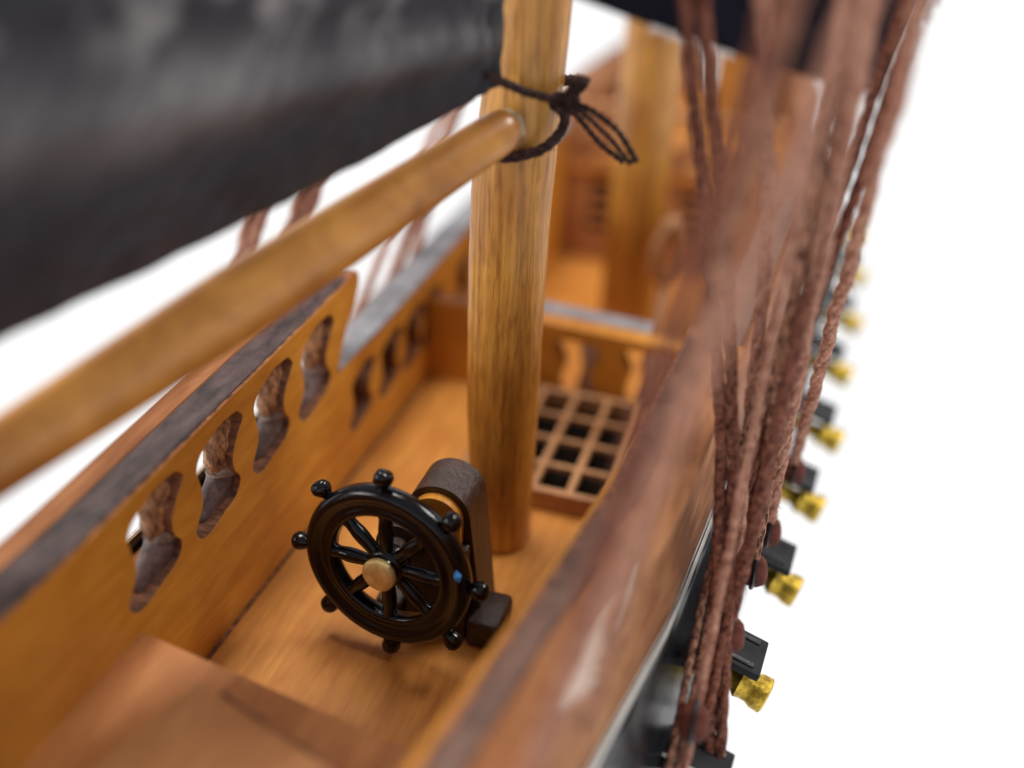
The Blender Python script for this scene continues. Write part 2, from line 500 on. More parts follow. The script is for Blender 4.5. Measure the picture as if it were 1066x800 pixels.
def poop_outline(n=14):
    top = []
    y0, y1 = -9.0, 0.95
    o = [(y0, -0.4), (0.35, -0.4), (0.36, 1.7), (0.42, 2.02), (0.55, 2.3), (0.80, 2.62), (1.08, 2.86), (1.19, 3.02), (1.22, 3.14), (1.16, 3.25), (1.04, 3.29), (0.92, 3.27)]
    m = 18
    for i in range(m + 1):
        y = lerp(0.8, y0, i / m)
        o.append((y, interp([(-9, 2.86), (-5, 2.90), (-2.3, 3.05), (0.8, 3.22)], y)))
    return o
holes = [hole(c, z) for c, z in ((-3.93, 1.56), (-2.68, 1.60), (-1.42, 1.68), (-0.20, 1.74))]
cut_board(poop_outline(), holes, TH, lambda u, v, w: Vector((XP - w, u, v)), M_PANEL, M_BURNT, 'bulwark', ship)
def stb(u, v, w): return Vector((sin_(u) + w, u, v))
cut_board(poop_outline(), holes, TH, stb, M_PANEL, M_BURNT, 'bulwark', ship)
# a scrolled baluster stands in each opening: copper shaft, pale knuckle, grey foot
M_SHAFT = speckled('copper_brown_twisted_shaft', (0.13, 0.04, 0.016), (0.90, 0.45, 0.20), 5, 0.38, 1.0, 0.36, 0.68, stretch=(3, 3, 1.2), dist=0.06)
M_KNUCK = speckled('pale_chipped_knuckle', (0.14, 0.09, 0.07), (0.62, 0.50, 0.42), 7, 0.35, 1.0, 0.36, 0.62, dist=0.06)
M_FOOT = speckled('grey_brown_foot', (0.09, 0.055, 0.05), (0.26, 0.18, 0.17), 5, 0.4, 0.5)
def baluster(cy, z0, sgn):
    def P(u, v, w=0.24):
        x = (XP - w) if sgn < 0 else (sin_(cy + u) + w)
        return Vector((x, cy + u + 0.28 - 0.22 * max(0, v - 0.75) / 0.45, z0 + v + 0.02))
    def solid(name, pts, rad, mat, par, tw=0.0):
        bm = bmesh.new()
        path = smooth_path([P(*p) for p in pts], 26)
        rr = [interp(rad, i / 26) for i in range(27)]
        rings = tube(bm, path, rr, 16)
        for i, ring_ in enumerate(rings):
            c = path[i]
            for k, v in enumerate(ring_):
                d = v.co - c
                d.x *= 0.75
                d *= 1 + tw * 0.10 * sin(k / 16 * 2 * pi * 3 + i * 0.9) + 0.05 * noise.noise(v.co * 6)
                v.co = c + d
        return mesh_obj(name, bm, mat, par, smooth=True)
    sh = solid('baluster', [(0.52, 1.22), (0.34, 1.05), (0.13, 0.85), (0.03, 0.66), (0.08, 0.48)], [(0, 0.08), (0.3, 0.17), (0.6, 0.20), (1, 0.20)], M_SHAFT, ship, 1.0)
    solid('knuckle', [(0.07, 0.52), (0.10, 0.42), (0.07, 0.30)], [(0, 0.21), (0.3, 0.25), (0.7, 0.25), (1, 0.20)], M_KNUCK, sh)
    solid('foot', [(0.07, 0.32), (-0.06, 0.20), (-0.30, 0.08), (-0.52, 0.0)], [(0, 0.22), (0.4, 0.20), (0.8, 0.15), (1, 0.10)], M_FOOT, sh)
for c, z in ((-3.93, 1.56), (-2.68, 1.60), (-1.42, 1.68), (-0.20, 1.74)):
    baluster(c, z, -1); baluster(c, z, 1)
# scuffed dark strip along the top of the tall bulwarks
def cap_strip(name, y0, y1, ztab, fx, lo, hi, th, mat, n=40, round_end=0.0):
    bm = bmesh.new()
    rows = []
    for i in range(n + 1):
        y = lerp(y0, y1, i / n)
        z = interp(ztab, y)
        a, b = fx(y, lo), fx(y, hi)
        sec = [(a, z), (a, z + th * 0.7), (lerp(a, b, 0.06), z + th), (lerp(a, b, 0.94), z + th), (b, z + th * 0.7), (b, z)]
        rows.append([bm.verts.new((x, y, zz)) for x, zz in sec])
    for A, B in zip(rows, rows[1:]):
        for k in range(6):
            bm.faces.new((A[k], A[(k + 1) % 6], B[(k + 1) % 6], B[k]))
    bm.faces.new(rows[0]); bm.faces.new(rows[-1][::-1])
    o = mesh_obj(name, bm, mat, ship)
    return o
ZT = [(-9, 2.855), (-5, 2.895), (-2.3, 3.045), (0.8, 3.215), (1.2, 3.215)]
cap_strip('rail_cap', -9, 0.95, ZT, lambda y, o: XP - o, 0.04, 0.44, 0.05, M_RAILTOP)
cap_strip('outer_rail', -9, 0.85, [(a, b - 0.06) for a, b in ZT], lambda y, o: XP - o, 0.445, 0.74, 0.10, M_PINK)
cap_strip('rail_cap', -9, 0.95, ZT, lambda y, o: sin_(y) + o, 0.07, 0.33, 0.05, M_STB)
cap_strip('outer_rail', -9, 0.85, [(a, b - 0.06) for a, b in ZT], lambda y, o: sin_(y) + o, 0.335, 0.80, 0.10, M_PINK)

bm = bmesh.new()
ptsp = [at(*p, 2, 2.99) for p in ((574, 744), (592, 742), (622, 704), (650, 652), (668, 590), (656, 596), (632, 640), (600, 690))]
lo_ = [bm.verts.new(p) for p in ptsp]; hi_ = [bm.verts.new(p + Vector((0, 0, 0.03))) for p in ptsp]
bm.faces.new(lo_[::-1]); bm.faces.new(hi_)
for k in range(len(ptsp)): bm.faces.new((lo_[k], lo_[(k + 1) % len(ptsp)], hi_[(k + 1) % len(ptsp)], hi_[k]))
mesh_obj('rail_glint', bm, M_PALE, ship)  # pale sliver painted for a light reflection on the rail

# the low bulwark along the waist
def waist_outline():
    return [(0.37, -1.8), (13.9, -1.8), (13.9, 2.25), (9.0, 2.2), (6.05, 2.16), (2.0, 1.98), (0.37, 1.98)]
wh = [hole(c, 0.68, 0.80, 0.86) for c in (1.22, 2.30, 3.30, 4.15, 5.9, 7.1, 8.3, 9.5, 10.7)]
cut_board(waist_outline(), wh, 0.45, lambda u, v, w: Vector((XP - w - 0.006, u, v)), M_PANEL, M_BURNT, 'waist_bulwark', ship)
cut_board(waist_outline(), wh, 0.45, lambda u, v, w: Vector((sin_(u) + w + 0.006, u, v)), M_PANEL, M_BURNT, 'waist_bulwark', ship)
ZW = [(0.38, 1.985), (2.0, 1.985), (6.05, 2.165), (9, 2.205), (13.9, 2.255)]
cap_strip('waist_rail', 0.40, 13.9, ZW, lambda y, o: XP - o, -0.02, 0.47, 0.07, M_GREY)
cap_strip('waist_rail', 0.40, 13.9, ZW, lambda y, o: sin_(y) + o, -0.02, 0.47, 0.07, M_WAIST)

# outside planking: (offset from the inner face, height) from the rail down to the keel
def side(name, mat, prof, sgn, y0, y1, n=60, th=0.0):
    bm = bmesh.new()
    rows = []
    for i in range(n + 1):
        y = lerp(y0, y1, i / n)
        base = sin_(y) if sgn > 0 else -pin_(y)
        fl = interp([(-9, 1.0), (-2, 1.0), (7, 1.22), (14, 1.25), (20, 0.9), (25, 0.3)], y)
        rows.append([bm.verts.new((sgn * (base + o * (fl if o > 0.7 else 1)), y, z)) for o, z in prof])
    for A, B in zip(rows, rows[1:]):
        for k in range(len(prof) - 1):
            bm.faces.new((A[k], A[k + 1], B[k + 1], B[k]))
    o = mesh_obj(name, bm, mat, ship, smooth=True)
    md = o.modifiers.new('thickness', 'SOLIDIFY'); md.thickness = 0.04; md.offset = 0
    return o
for sgn in (1, -1):
    side('outer_planking', M_PINK, [(0.62, 2.80), (0.66, 2.78), (0.68, 2.3), (0.76, 1.95), (0.82, 1.6)] if sgn > 0 else [(0.385, 1.42), (0.60, 1.40), (0.82, 1.35)], sgn, -9, 0.9)
    side('outer_planking', M_DARKPANEL, [(0.47, 1.93), (0.60, 1.90), (0.82, 1.6)], sgn, 0.9, 25)
    side('pale_stripe', M_PALE, [(0.835, 1.60), (0.875, 1.48)], sgn, -9, 25)
    side('black_side', M_BLACK, [(0.84, 1.6), (0.90, 1.3), (1.0, 0.9), (1.12, 0.4), (1.2, 0.0), (1.28, -0.8), (1.25, -1.6)], sgn, -9, 25)
    side('bottom', M_DARKPANEL, [(1.25, -1.6), (1.0, -2.8), (0.3, -3.9), (-0.9, -4.7), (-2.0, -5.0)], sgn, -9, 25)
# stern board and forward bulkhead
bm = bmesh.new()
vs = [bm.verts.new(p) for p in ((pin_(-9) - 1.2, -9, 2.8), (sin_(-9) + 0.6, -9, 2.8), (sin_(-9) + 1.2, -9, 0), (sin_(-9) + 1.0, -9, -2.8), (-0.9, -9, -4.9), (pin_(-9) - 1.0, -9, -2.8))]
bm.faces.new(vs)
g = bmesh.ops.extrude_face_region(bm, geom=bm.faces[:])
for v in [e for e in g['geom'] if isinstance(e, bmesh.types.BMVert)]: v.co.y -= 0.25
mesh_obj('stern_board', bm, M_DARKPANEL, ship)

# the rail across the break of the deck
def brk(u, v, w): return Vector((u, 4.10 + w + 0.04 * u, v))
bh = []
for c in (-0.98, 0.12, 1.3):
    P_ = [Vector((c + a * 1.3, b, 0)) for a, b in ((-0.22, 0.03), (0.22, 0.03), (0.26, 0.25), (0.18, 0.55), (0.26, 0.90), (0.24, 1.14), (-0.20, 1.20), (-0.34, 1.08), (-0.22, 0.70), (-0.28, 0.25))]
    bh.append([(q.x, q.y) for q in smooth_path(P_ + [P_[0]], 50)[:-1]])
cut_board([(-2.66, -1.5), (2.44, -1.5), (2.44, 1.28), (-2.66, 1.58)], bh, 0.30, brk, M_PANEL, M_BURNT, 'break_rail', ship)
for c in (-0.85, 0.27, 1.45):
    bm = bmesh.new()
    lathe(bm, [(0.24, -0.2), (0.25, 0.10), (0.20, 0.25), (0.17, 0.45), (0.20, 0.62), (0.24, 0.85), (0.22, 1.00), (0.16, 1.12), (0.05, 1.14)], 20, Matrix.Translation((c, 4.62 + 0.04 * c, 0)))
    mesh_obj('rail_post', bm, M_POST, ship, smooth=True)
bm = bmesh.new()
v = bx(bm, (-0.9, 4.40, 1.27), (1.3, 4.80, 1.34), 0.015)
for q in v:
    q.co.z += 0.30 * (2.45 - q.co.x) / 5.1 + 0.02; q.co.y += 0.04 * q.co.x
mesh_obj('break_rail_cap', bm, M_GREY, ship)
bm = bmesh.new()
v = bx(bm, (-1.2, 4.02, 1.25), (2.44, 4.395, 1.34), 0.02)
for q in v:
    q.co.z += 0.30 * (2.45 - q.co.x) / 5.1 + 0.0; q.co.y += 0.04 * q.co.x
mesh_obj('break_rail_moulding', bm, M_PANEL, ship)

# forecastle: bulkhead with pierced rungs and rising bulwarks
def fch(u, v, w): return Vector((u, 14.0 + w, v))
fh = []
for c in (-1.55, 0.9):
    for r in range(6):
        z = -0.55 + r * 0.38
        fh.append([(c - 0.42, z), (c + 0.42, z), (c + 0.42, z + 0.24), (c - 0.42, z + 0.24)])
cut_board([(-2.64, -1.6), (2.9, -1.6), (2.9, 1.9), (-2.64, 1.9)], fh, 0.2, fch, M_FORE, M_BURNT, 'forecastle_bulkhead', ship)
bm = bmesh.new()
bx(bm, (-2.6, 14.22, -1.25), (2.8, 14.4, 1.05))  # dark board added so the slots look like shaded hollows
mesh_obj('forecastle_slot_shade_board', bm, M_DARK, ship)
def fbo(): return [(13.9, -0.5), (24.8, -0.5), (24.8, 4.2), (20, 3.6), (16, 3.2), (13.9, 3.0)]
fhs = [hole(c, 1.75, 0.8, 0.86) for c in (15.2, 16.6, 18.0, 19.4)]
cut_board(fbo(), fhs, 0.4, lambda u, v, w: Vector((pin_(u) - w, u, v)), M_FORE, M_BURNT, 'forecastle_bulwark', ship)
cut_board(fbo(), fhs, 0.4, lambda u, v, w: Vector((sin_(u) + w, u, v)), M_FORE, M_BURNT, 'forecastle_bulwark', ship)
bm = bmesh.new()
for x in (-1.7, -0.6, 0.6, 1.6): bx(bm, (x - 0.09, 14.0, 1.9), (x + 0.09, 14.2, 2.7), 0.02)
bx(bm, (-2.6, 13.95, 2.7), (2.8, 14.25, 2.85), 0.02)
mesh_obj('forecastle_railing', bm, M_FORE, ship)

# channels: black shelves that carry the deadeyes
for sgn, y0, y1 in ((1, -2.5, 2.6), (-1, -4.6, 2.6), (-1, 5.5, 11), (1, 5.5, 11)):
    bm = bmesh.new()
    rows = []
    for i in range(21):
        y = lerp(y0, y1, i / 20)
        a = (sin_(y) if sgn > 0 else -pin_(y)) + 0.90
        b = a + 0.50
        rows.append([bm.verts.new((sgn * x, y, z)) for x, z in ((a, 0.95), (b, 0.95), (b, 0.84), (a, 0.84))])
    for A, B in zip(rows, rows[1:]):
        for k in range(4): bm.faces.new((A[k], A[(k + 1) % 4], B[(k + 1) % 4], B[k]))
    bm.faces.new(rows[0]); bm.faces.new(rows[-1][::-1])
    mesh_obj('channel_shelf', bm, M_BLACK, ship)

# ------------------------------------------------------------------ box on the poop deck
box = thing('companion_box', 'plain pale brown box standing on the raised deck behind the wheel', 'box', (-1.4, -5.9, 1.32))
c0 = at(210, 706, 2, 2.0)
Mb = Matrix.Translation((c0.x, c0.y, 0)) @ Matrix.Rotation(radians(-17), 4, 'Z')
bm = bmesh.new()
bx(bm, (0.06, -2.0, 1.32), (1.9, -0.06, 1.9), 0.02, Mb)
mesh_obj('box_side', bm, M_POOP, box)
bm = bmesh.new()
bx(bm, (0.0, -2.05, 1.9), (1.96, 0.0, 2.0), 0.035, Mb)
mesh_obj('box_lid', bm, wood('pale_box_wood', (0.46, 0.19, 0.06), (0.60, 0.28, 0.10), (2, 0.6, 2), 0.5), box)
bm = bmesh.new()
bx(bm, (0.28, -0.03, 2.0), (1.9, -0.005, 2.03), 0.008, Mb)  # dark strip painted as the shadow along the lid edge
mesh_obj('lid_edge_shadow', bm, M_BURNT, box)

# ------------------------------------------------------------------ grating hatch
gr = thing('hatch_grating', 'square lattice hatch cover lying on the deck in front of the mast', 'grating', (0.2, 2.5, 0.0))
bm = bmesh.new()
x0, x1, y0, y1 = -1.0, 1.42, 0.80, 3.85
gz = 0.36
fw_ = 0.13
bx(bm, (x0, y0, 0.003), (x1, y0 + fw_, gz), 0.02); bx(bm, (x0, y1 - fw_, 0.003), (x1, y1, gz), 0.02)
bx(bm, (x0, y0 + fw_, 0.004), (x0 + fw_, y1 - fw_, gz - 0.002), 0.02); bx(bm, (x1 - fw_, y0 + fw_, 0.004), (x1, y1 - fw_, gz - 0.002), 0.02)
mesh_obj('coaming', bm, M_GRATE, gr)
bm = bmesh.new()
nx, ny = 4, 4
for i in range(1, nx):
    x = lerp(x0 + fw_ / 2, x1 - fw_ / 2, i / nx)
    bx(bm, (x - 0.05, y0 + fw_, 0.20), (x + 0.05, y1 - fw_, gz - 0.01), 0.01)
for j in range(1, ny):
    y = lerp(y0 + fw_ / 2, y1 - fw_ / 2, j / ny)
    bx(bm, (x0 + fw_, y - 0.045, 0.22), (x1 - fw_, y + 0.045, gz - 0.04), 0.01)
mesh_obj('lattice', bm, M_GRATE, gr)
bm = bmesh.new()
bx(bm, (x0 + fw_ * 0.6, y0 + fw_ * 0.6, 0.002), (x1 - fw_ * 0.6, y1 - fw_ * 0.6, 0.02))  # black sheet painted for the shade under the lattice
mesh_obj('well_shade_sheet', bm, M_DARK, gr)

# ------------------------------------------------------------------ masts
def mast(name, label, base, top, r0, r1, mat, seg=40):
    bm = bmesh.new()
    n = 60
    pts = [Vector(base).lerp(Vector(top), i / n) for i in range(n + 1)]
    rad = [lerp(r0, r1, i / n) for i in range(n + 1)]
    tube(bm, pts, rad, seg, wob=0.012)
    o = mesh_obj(name, bm, mat)
    me = o.data
    me.transform(Matrix.Translation(-Vector(base)))
    o.location = base
    auto_smooth(o, 50)
    tag(o, label, 'mast')
    return o
def first_mast():
    tab = [(521, 556), (521.5, 530), (524, 400), (530, 250), (536, 169), (555.5, 0)]
    ctr = [at(px, py, 1, 0.0) for px, py in tab]
    ctr.append(ctr[-1] + (ctr[-1] - ctr[-2]) * 3)
    path = smooth_path(ctr, 80)
    rt = [(-1, 0.415), (0.3, 0.43), (2.2, 0.478), (4.4, 0.486), (5.5, 0.485), (7.3, 0.42), (14, 0.38)]
    bm = bmesh.new()
    tube(bm, path, [interp(rt, p.z) for p in path], 44, wob=0.012)
    o = mesh_obj('wooden_mast', bm, M_MAST)
    o.data.transform(Matrix.Translation(-path[0])); o.location = path[0]
    auto_smooth(o, 50)
    return tag(o, 'round golden wooden mast stepped right beside the black wheel', 'mast')
first_mast()
mast('wooden_mast', 'blurred thick wooden mast behind the deck rail beyond the grating', (0.02, 9.7, -1.42), (-0.02, 9.3, 20), 0.62, 0.56, M_MAST)
b3 = at(752, 150, 1, 19.0)
mast('wooden_mast', 'faint farthest mast seen between the ropes below the navy sail', (b3.x, 19.0, 1.18), (b3.x + 0.1, 19.0, 20), 0.55, 0.45, M_MAST)

# ------------------------------------------------------------------ boom
boom = thing('sail_boom', 'long round wooden boom reaching from the mast out under the black sail', 'boom', (0.0, -0.75, 6.0))
bA = at(531, 131, 1, -0.62)
bB = atd(0, 476, 9.3)
bD = (bB - bA)
bm = bmesh.new()
n = 50
pts = [bA + bD * (1.5 * i / n) for i in range(n + 1)]
rad = [interp([(0, 0.18), (0.012, 0.225), (0.03, 0.24), (0.3, 0.295), (0.6, 0.35), (1.0, 0.30), (1.5, 0.27)], 1.5 * i / n) for i in range(n + 1)]
pts.insert(1, bA + bD * 0.012); rad.insert(1, 0.225)
tube(bm, pts, rad, 36, wob=0.006)
o = mesh_obj('spar', bm, M_BOOM, boom); auto_smooth(o, 50)
bm = bmesh.new()
dn_ = bD.normalized()
Mx = Matrix.Translation(bA - dn_ * 0.03) @ (-dn_).to_track_quat('Z', 'Y').to_matrix().to_4x4()
lathe(bm, [(0.17, -0.06), (0.195, -0.02), (0.185, 0.02), (0.12, 0.05), (0.04, 0.065)], 24, Mx)
for v in bm.verts: v.co += Vector((noise.noise(v.co * 9), noise.noise(v.co * 9 + Vector((5, 5, 5))), noise.noise(v.co * 9 + Vector((9, 1, 4))))) * 0.03
mesh_obj('glued_end', bm, M_GLUE, boom, smooth=True)

# ------------------------------------------------------------------ sails
def grid_sail(name, fn, nu, nv, mat, thick=0.03, parent=None):
    bm = bmesh.new()
    uvl = bm.loops.layers.uv.new('UVMap')
    V = [[bm.verts.new(fn(i / nu, j / nv)) for j in range(nv + 1)] for i in range(nu + 1)]
    for i in range(nu):
        for j in range(nv):
            f = bm.faces.new((V[i][j], V[i + 1][j], V[i + 1][j + 1], V[i][j + 1]))
            for l, (a, b) in zip(f.loops, ((i, j), (i + 1, j), (i + 1, j + 1), (i, j + 1))):
                l[uvl].uv = (a / nu, b / nv)
    o = mesh_obj(name, bm, mat, parent, smooth=True)
    md = o.modifiers.new('thickness', 'SOLIDIFY'); md.thickness = thick; md.offset = 0
    return o
tack = at(521, 88, 1, -0.62)
clew = atd(0, 352, 9.0)
sd = clew - tack
hd = Vector((sd.x, sd.y, 0)).normalized()
sn = Vector((hd.y, -hd.x, 0))
if sn.dot(CAM_LOC - tack) < 0: sn = -sn
def sail_fn(u, v):
    # u along the foot from the mast, v up the cloth
    p = tack + sd * (u * 1.45)
    p.z += 0.20 * sin(min(u * 1.45, 1) * pi) * -0.35
    h = 6.5 * v
    q = p + Vector((0, 0, 1)) * h
    q += Vector((-0.010, 0, 0)) * h
    belly = 0.55 * sin(pi * min(u * 0.9, 1)) * (1 - (2 * min(v * 1.2, 1) - 1) ** 2)
    fold = 0.15 * math.exp(-((h - (0.5 + 1.9 * u)) / (0.16 + 0.25 * u)) ** 2) * min(1, u * 9 + 0.25)
    fold2 = 0.07 * math.exp(-((h - 1.0 - 2.4 * u) / 0.16) ** 2) * (0.5 + 0.8 * noise.noise(Vector((u * 9, 3, 1))))
    wr = 0.045 * noise.noise(Vector((u * 16, h * 1.1, 2))) + 0.02 * noise.noise(Vector((u * 40, h * 5, 7)))
    crump = 0.09 * math.exp(-(u / 0.07) ** 2) * noise.noise(Vector((u * 60, h * 4, 5)))
    return q + sn * (belly + fold + fold2 + wr + crump)
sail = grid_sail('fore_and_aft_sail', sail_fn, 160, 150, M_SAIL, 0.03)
tag(sail, 'big charcoal black cloth sail with worn streaks and painted shine hanging above the wooden boom', 'sail')

sq = thing('square_sail', 'small navy black square sail with frayed white edge hanging behind the ropes', 'sail', at(800, 20, 1, 7.5))
q00, q10 = at(560, -18, 1, 7.5), at(912, 100, 1, 7.3)
q11 = at(985, -40, 1, 7.3)
def sq_fn(u, v):
    a = q00.lerp(q10, u)
    a.z -= 0.10 * sin(pi * u)
    side_ = (q11 - q10) * 3.0
    b = side_ * v + Vector((-0.8, 0, 0)) * v * (1 - u)
    return a + b + Vector((0, -1, 0)) * 0.35 * sin(pi * u) * min(1, v * 3) + Vector((0, 0.03 * noise.noise(Vector((u * 14, v * 9, 1))), 0))
grid_sail('cloth', sq_fn, 50, 40, M_SAIL2, 0.03, sq)
bm = bmesh.new()
for k in range(300):                           # white threads along the raw hem
    if k % 3 < 2:
        t = random.random(); p = sq_fn(1.0, t * 0.5); d = Vector((0.16, 0, -0.05))
    else:
        t = random.uniform(0.35, 1.0)
        if 0.55 < t < 0.9: t = random.uniform(0.35, 0.6)
        p = sq_fn(t, 0.0); d = Vector((0.02, 0, -0.07))
    p = p + Vector((0, -0.02, 0))
    e = p + d * random.uniform(0.4, 1.3) + Vector((random.uniform(-.04, .04), random.uniform(-.03, .03), random.uniform(-.06, .06)))
    tube(bm, [p - d * 0.3, p.lerp(e, 0.5), e], [0.022, 0.03, 0.012], 4)
mesh_obj('frayed_hem', bm, M_THREAD, sq)['kind'] = 'stuff'

# ------------------------------------------------------------------ ship's wheel
WC = Vector((-0.600, -2.60, 1.375))
wn = Vector((-0.098, -0.994, 0.047)).normalized()
wu = Vector((0, 0, 1)).cross(wn).normalized()
wv_ = wn.cross(wu)
WM = Matrix.Translation(WC) @ Matrix((wu, wv_, wn)).transposed().to_4x4()   # local z looks aft
wheel = thing('steering_wheel', 'glossy black eight-handled ship wheel with a brass pin at its middle', 'ship wheel', WC)
def ring(bm, prof, seg=96):
    """closed profile (radius, z) swept about the wheel axis"""
    rings = []
    for k in range(seg):
        a = 2 * pi * k / seg
        rings.append([bm.verts.new(WM @ Vector((r * cos(a), r * sin(a), z))) for r, z in prof])
    m = len(prof)
    for i in range(seg):
        A, B = rings[i], rings[(i + 1) % seg]
        for k in range(m): bm.faces.new((A[k], A[(k + 1) % m], B[(k + 1) % m], B[k]))
bm = bmesh.new()
ring(bm, [(0.735, -0.12), (1.0, -0.14), (1.07, -0.07), (1.08, 0.03), (1.05, 0.10), (0.99, 0.135), (0.93, 0.125), (0.90, 0.09), (0.85, 0.07), (0.80, 0.085), (0.76, 0.105), (0.72, 0.09), (0.70, 0.04), (0.70, -0.06)])
o = mesh_obj('rim', bm, M_PLASTIC, wheel); auto_smooth(o, 60)
A0 = 1.615
for k in range(8):
    a = A0 - k * pi / 4
    R2 = Matrix.Rotation(a - pi / 2, 4, 'Z')
    bm = bmesh.new()
    # spoke lies along local +y; its lathe axis is z, so turn it
    Ms = WM @ R2 @ Matrix.Rotation(-pi / 2, 4, 'X')
    lathe(bm, [(0.09, 0.12), (0.09, 0.2), (0.078, 0.26), (0.082, 0.33), (0.092, 0.45), (0.092, 0.52), (0.082, 0.60), (0.078, 0.66), (0.088, 0.70), (0.09, 0.78)], 14, Ms)
    o = mesh_obj('spoke', bm, M_PLASTIC, wheel); auto_smooth(o, 50)
    bm = bmesh.new()
    lathe(bm, [(0.07, 1.0), (0.065, 1.07), (0.075, 1.09), (0.095, 1.12), (0.118, 1.18), (0.112, 1.24), (0.08, 1.285), (0.03, 1.30)], 18, Ms)
    if k in (7, 0):
        for v in bm.verts:
            v.co += Vector((noise.noise(v.co * 7), noise.noise(v.co * 7 + Vector((3, 3, 3))), noise.noise(v.co * 7 + Vector((6, 3, 1))))) * 0.03
    o = mesh_obj('handle', bm, M_PLASTIC, wheel); auto_smooth(o, 50)
bm = bmesh.new()
lathe(bm, [(0.16, -0.14), (0.245, -0.12), (0.25, 0.06), (0.22, 0.10), (0.19, 0.11), (0.185, 0.15), (0.15, 0.17)], 32, WM)
o = mesh_obj('hub', bm, M_PLASTIC, wheel); auto_smooth(o, 40)
bm = bmesh.new()
lathe(bm, [(0.13, 0.12), (0.20, 0.155), (0.212, 0.20), (0.208, 0.232), (0.19, 0.248), (0.11, 0.256), (0.01, 0.258)], 32, WM)
o = mesh_obj('brass_pin', bm, M_BRASS, wheel); auto_smooth(o, 60)
bm = bmesh.new()                               # blue glint painted as coloured beads on the outer edge of the rim
pa = radians(12)
for i in range(7):
    a = pa + i * 0.022
    r = 1.0 + 0.03 * noise.noise(Vector((i, 0, 0)))
    w = 0.07 * (1 - abs(i - 3) / 4.5)
    c = WM @ Vector((r * cos(a), r * sin(a), 0.127))
    bmesh.ops.create_icosphere(bm, subdivisions=1, radius=w * 0.75, matrix=Matrix.Translation(c))
mesh_obj('blue_glint', bm, M_BLUE, wheel)

# stand that carries the wheel
st = thing('wheel_stand', 'dark brown arched stand holding the steering wheel on the deck', 'stand', (-0.2, -1.85, 0.0))
def arch(x0, x1, zt, n=20):
    r = (x1 - x0) / 2
    o = [(x1, 0.0)]
    for i in range(n + 1):
        a = pi * i / n
        o.append(((x0 + x1) / 2 + r * cos(a), zt - r + r * sin(a)))
    o.append((x0, 0.0))
    return o
def ext(bm, poly, y0, y1):
    a = [bm.verts.new((x, y0, z)) for x, z in poly]
    b = [bm.verts.new((x, y1, z)) for x, z in poly]
    n = len(poly)
    for i in range(n): bm.faces.new((a[i], a[(i + 1) % n], b[(i + 1) % n], b[i]))
    bm.faces.new(a); bm.faces.new(b[::-1])
bm = bmesh.new()
ext(bm, [(x + (0.20 if x > -0.2 else -0.12) * max(0, 1 - z / 1.8), z) for x, z in arch(-0.60, 0.20, 2.18)], -1.98, -1.35)
bmesh.ops.bevel(bm, geom=[e for e in bm.edges if abs(e.calc_length()) > 0 and abs((e.verts[0].co - e.verts[1].co).y) < 1e-4], offset=0.05, segments=3, affect='EDGES')
o = mesh_obj('arch', bm, M_CHEEK, st); auto_smooth(o, 40)
bm = bmesh.new()
ext(bm, [(x, max(z, 1.45)) for x, z in arch(-0.52, 0.12, 2.09)], -2.10, -1.975)
o = mesh_obj('front_panel', bm, M_PANEL, st)
bm = bmesh.new()
bx(bm, (-0.60, -2.13, 0.003), (0.22, -1.975, 1.445), 0.03)
o = mesh_obj('front_plate', bm, M_CHEEK, st)
bm = bmesh.new()
Md = Matrix.Translation((-0.60, -2.46, 1.39)) @ Matrix.Rotation(-pi / 2, 4, 'X')
lathe(bm, [(0.16, -0.05), (0.16, 0.18), (0.30, 0.2), (0.30, 0.42), (0.2, 0.46)], 28, Md)
o = mesh_obj('axle', bm, M_CHEEK, st); auto_smooth(o, 40)
for fx, fy in ((0.24, 0.68), (-0.98, -0.61)):
    bm = bmesh.new()
    bx(bm, (fx, -2.22, 0.003), (fy, -1.55, 0.42), 0.07)
    o = mesh_obj('foot', bm, M_CHEEK, st); auto_smooth(o, 50)

# ------------------------------------------------------------------ cord round the mast
lash = thing('cord_lashing', 'dark knotted cord tied round the mast above the boom end with loose tails', 'cord', (0.1, -0.5, 6.3))
bm = bmesh.new()
up_ = [at(508, 78, 1, -0.85), at(524, 86, 1, -0.78), at(545, 95, 1, -0.62), at(566, 101, 1, -0.52), at(585, 107, 1, -0.38)]
rope_bm(bm, smooth_path(up_, 20), 0.050, 0.32, 3, fuzz=22)
o = mesh_obj('upper_turn', bm, M_CORD, lash)
bm = bmesh.new()
lw = [at(588, 112, 1, -0.30), at(586, 134, 1, -0.30), at(570, 152, 1, -0.46), at(548, 161, 1, -0.52), at(525, 164, 1, -0.55), at(505, 160, 1, -0.50), at(492, 150, 1, -0.2)]
lw += [Vector((-0.25, 0.46, 6.1)), Vector((0.35, 0.5, 6.4)), Vector((0.62, 0.1, 6.5)), at(590, 106, 1, -0.32)]
rope_bm(bm, smooth_path(lw, 40), 0.062, 0.36, 3, fuzz=60)
mesh_obj('lower_turn', bm, M_CORD, lash)
bm = bmesh.new()
kc = at(588, 108, 1, -0.36)
for i, (rx, ry) in enumerate(((0.9, 0.2), (-0.5, 0.8), (0.3, -0.9))):
    M_ = Matrix.Rotation(rx, 3, 'X') @ Matrix.Rotation(ry, 3, 'Z')
    loop = [kc + M_ @ Vector((0.13 * cos(a), 0.09 * sin(a), 0.05 * sin(2 * a))) for a in [2 * pi * j / 14 for j in range(13)]]
    rope_bm(bm, loop, 0.05, 0.26, 3, fuzz=10)
mesh_obj('knot', bm, M_CORD, lash)
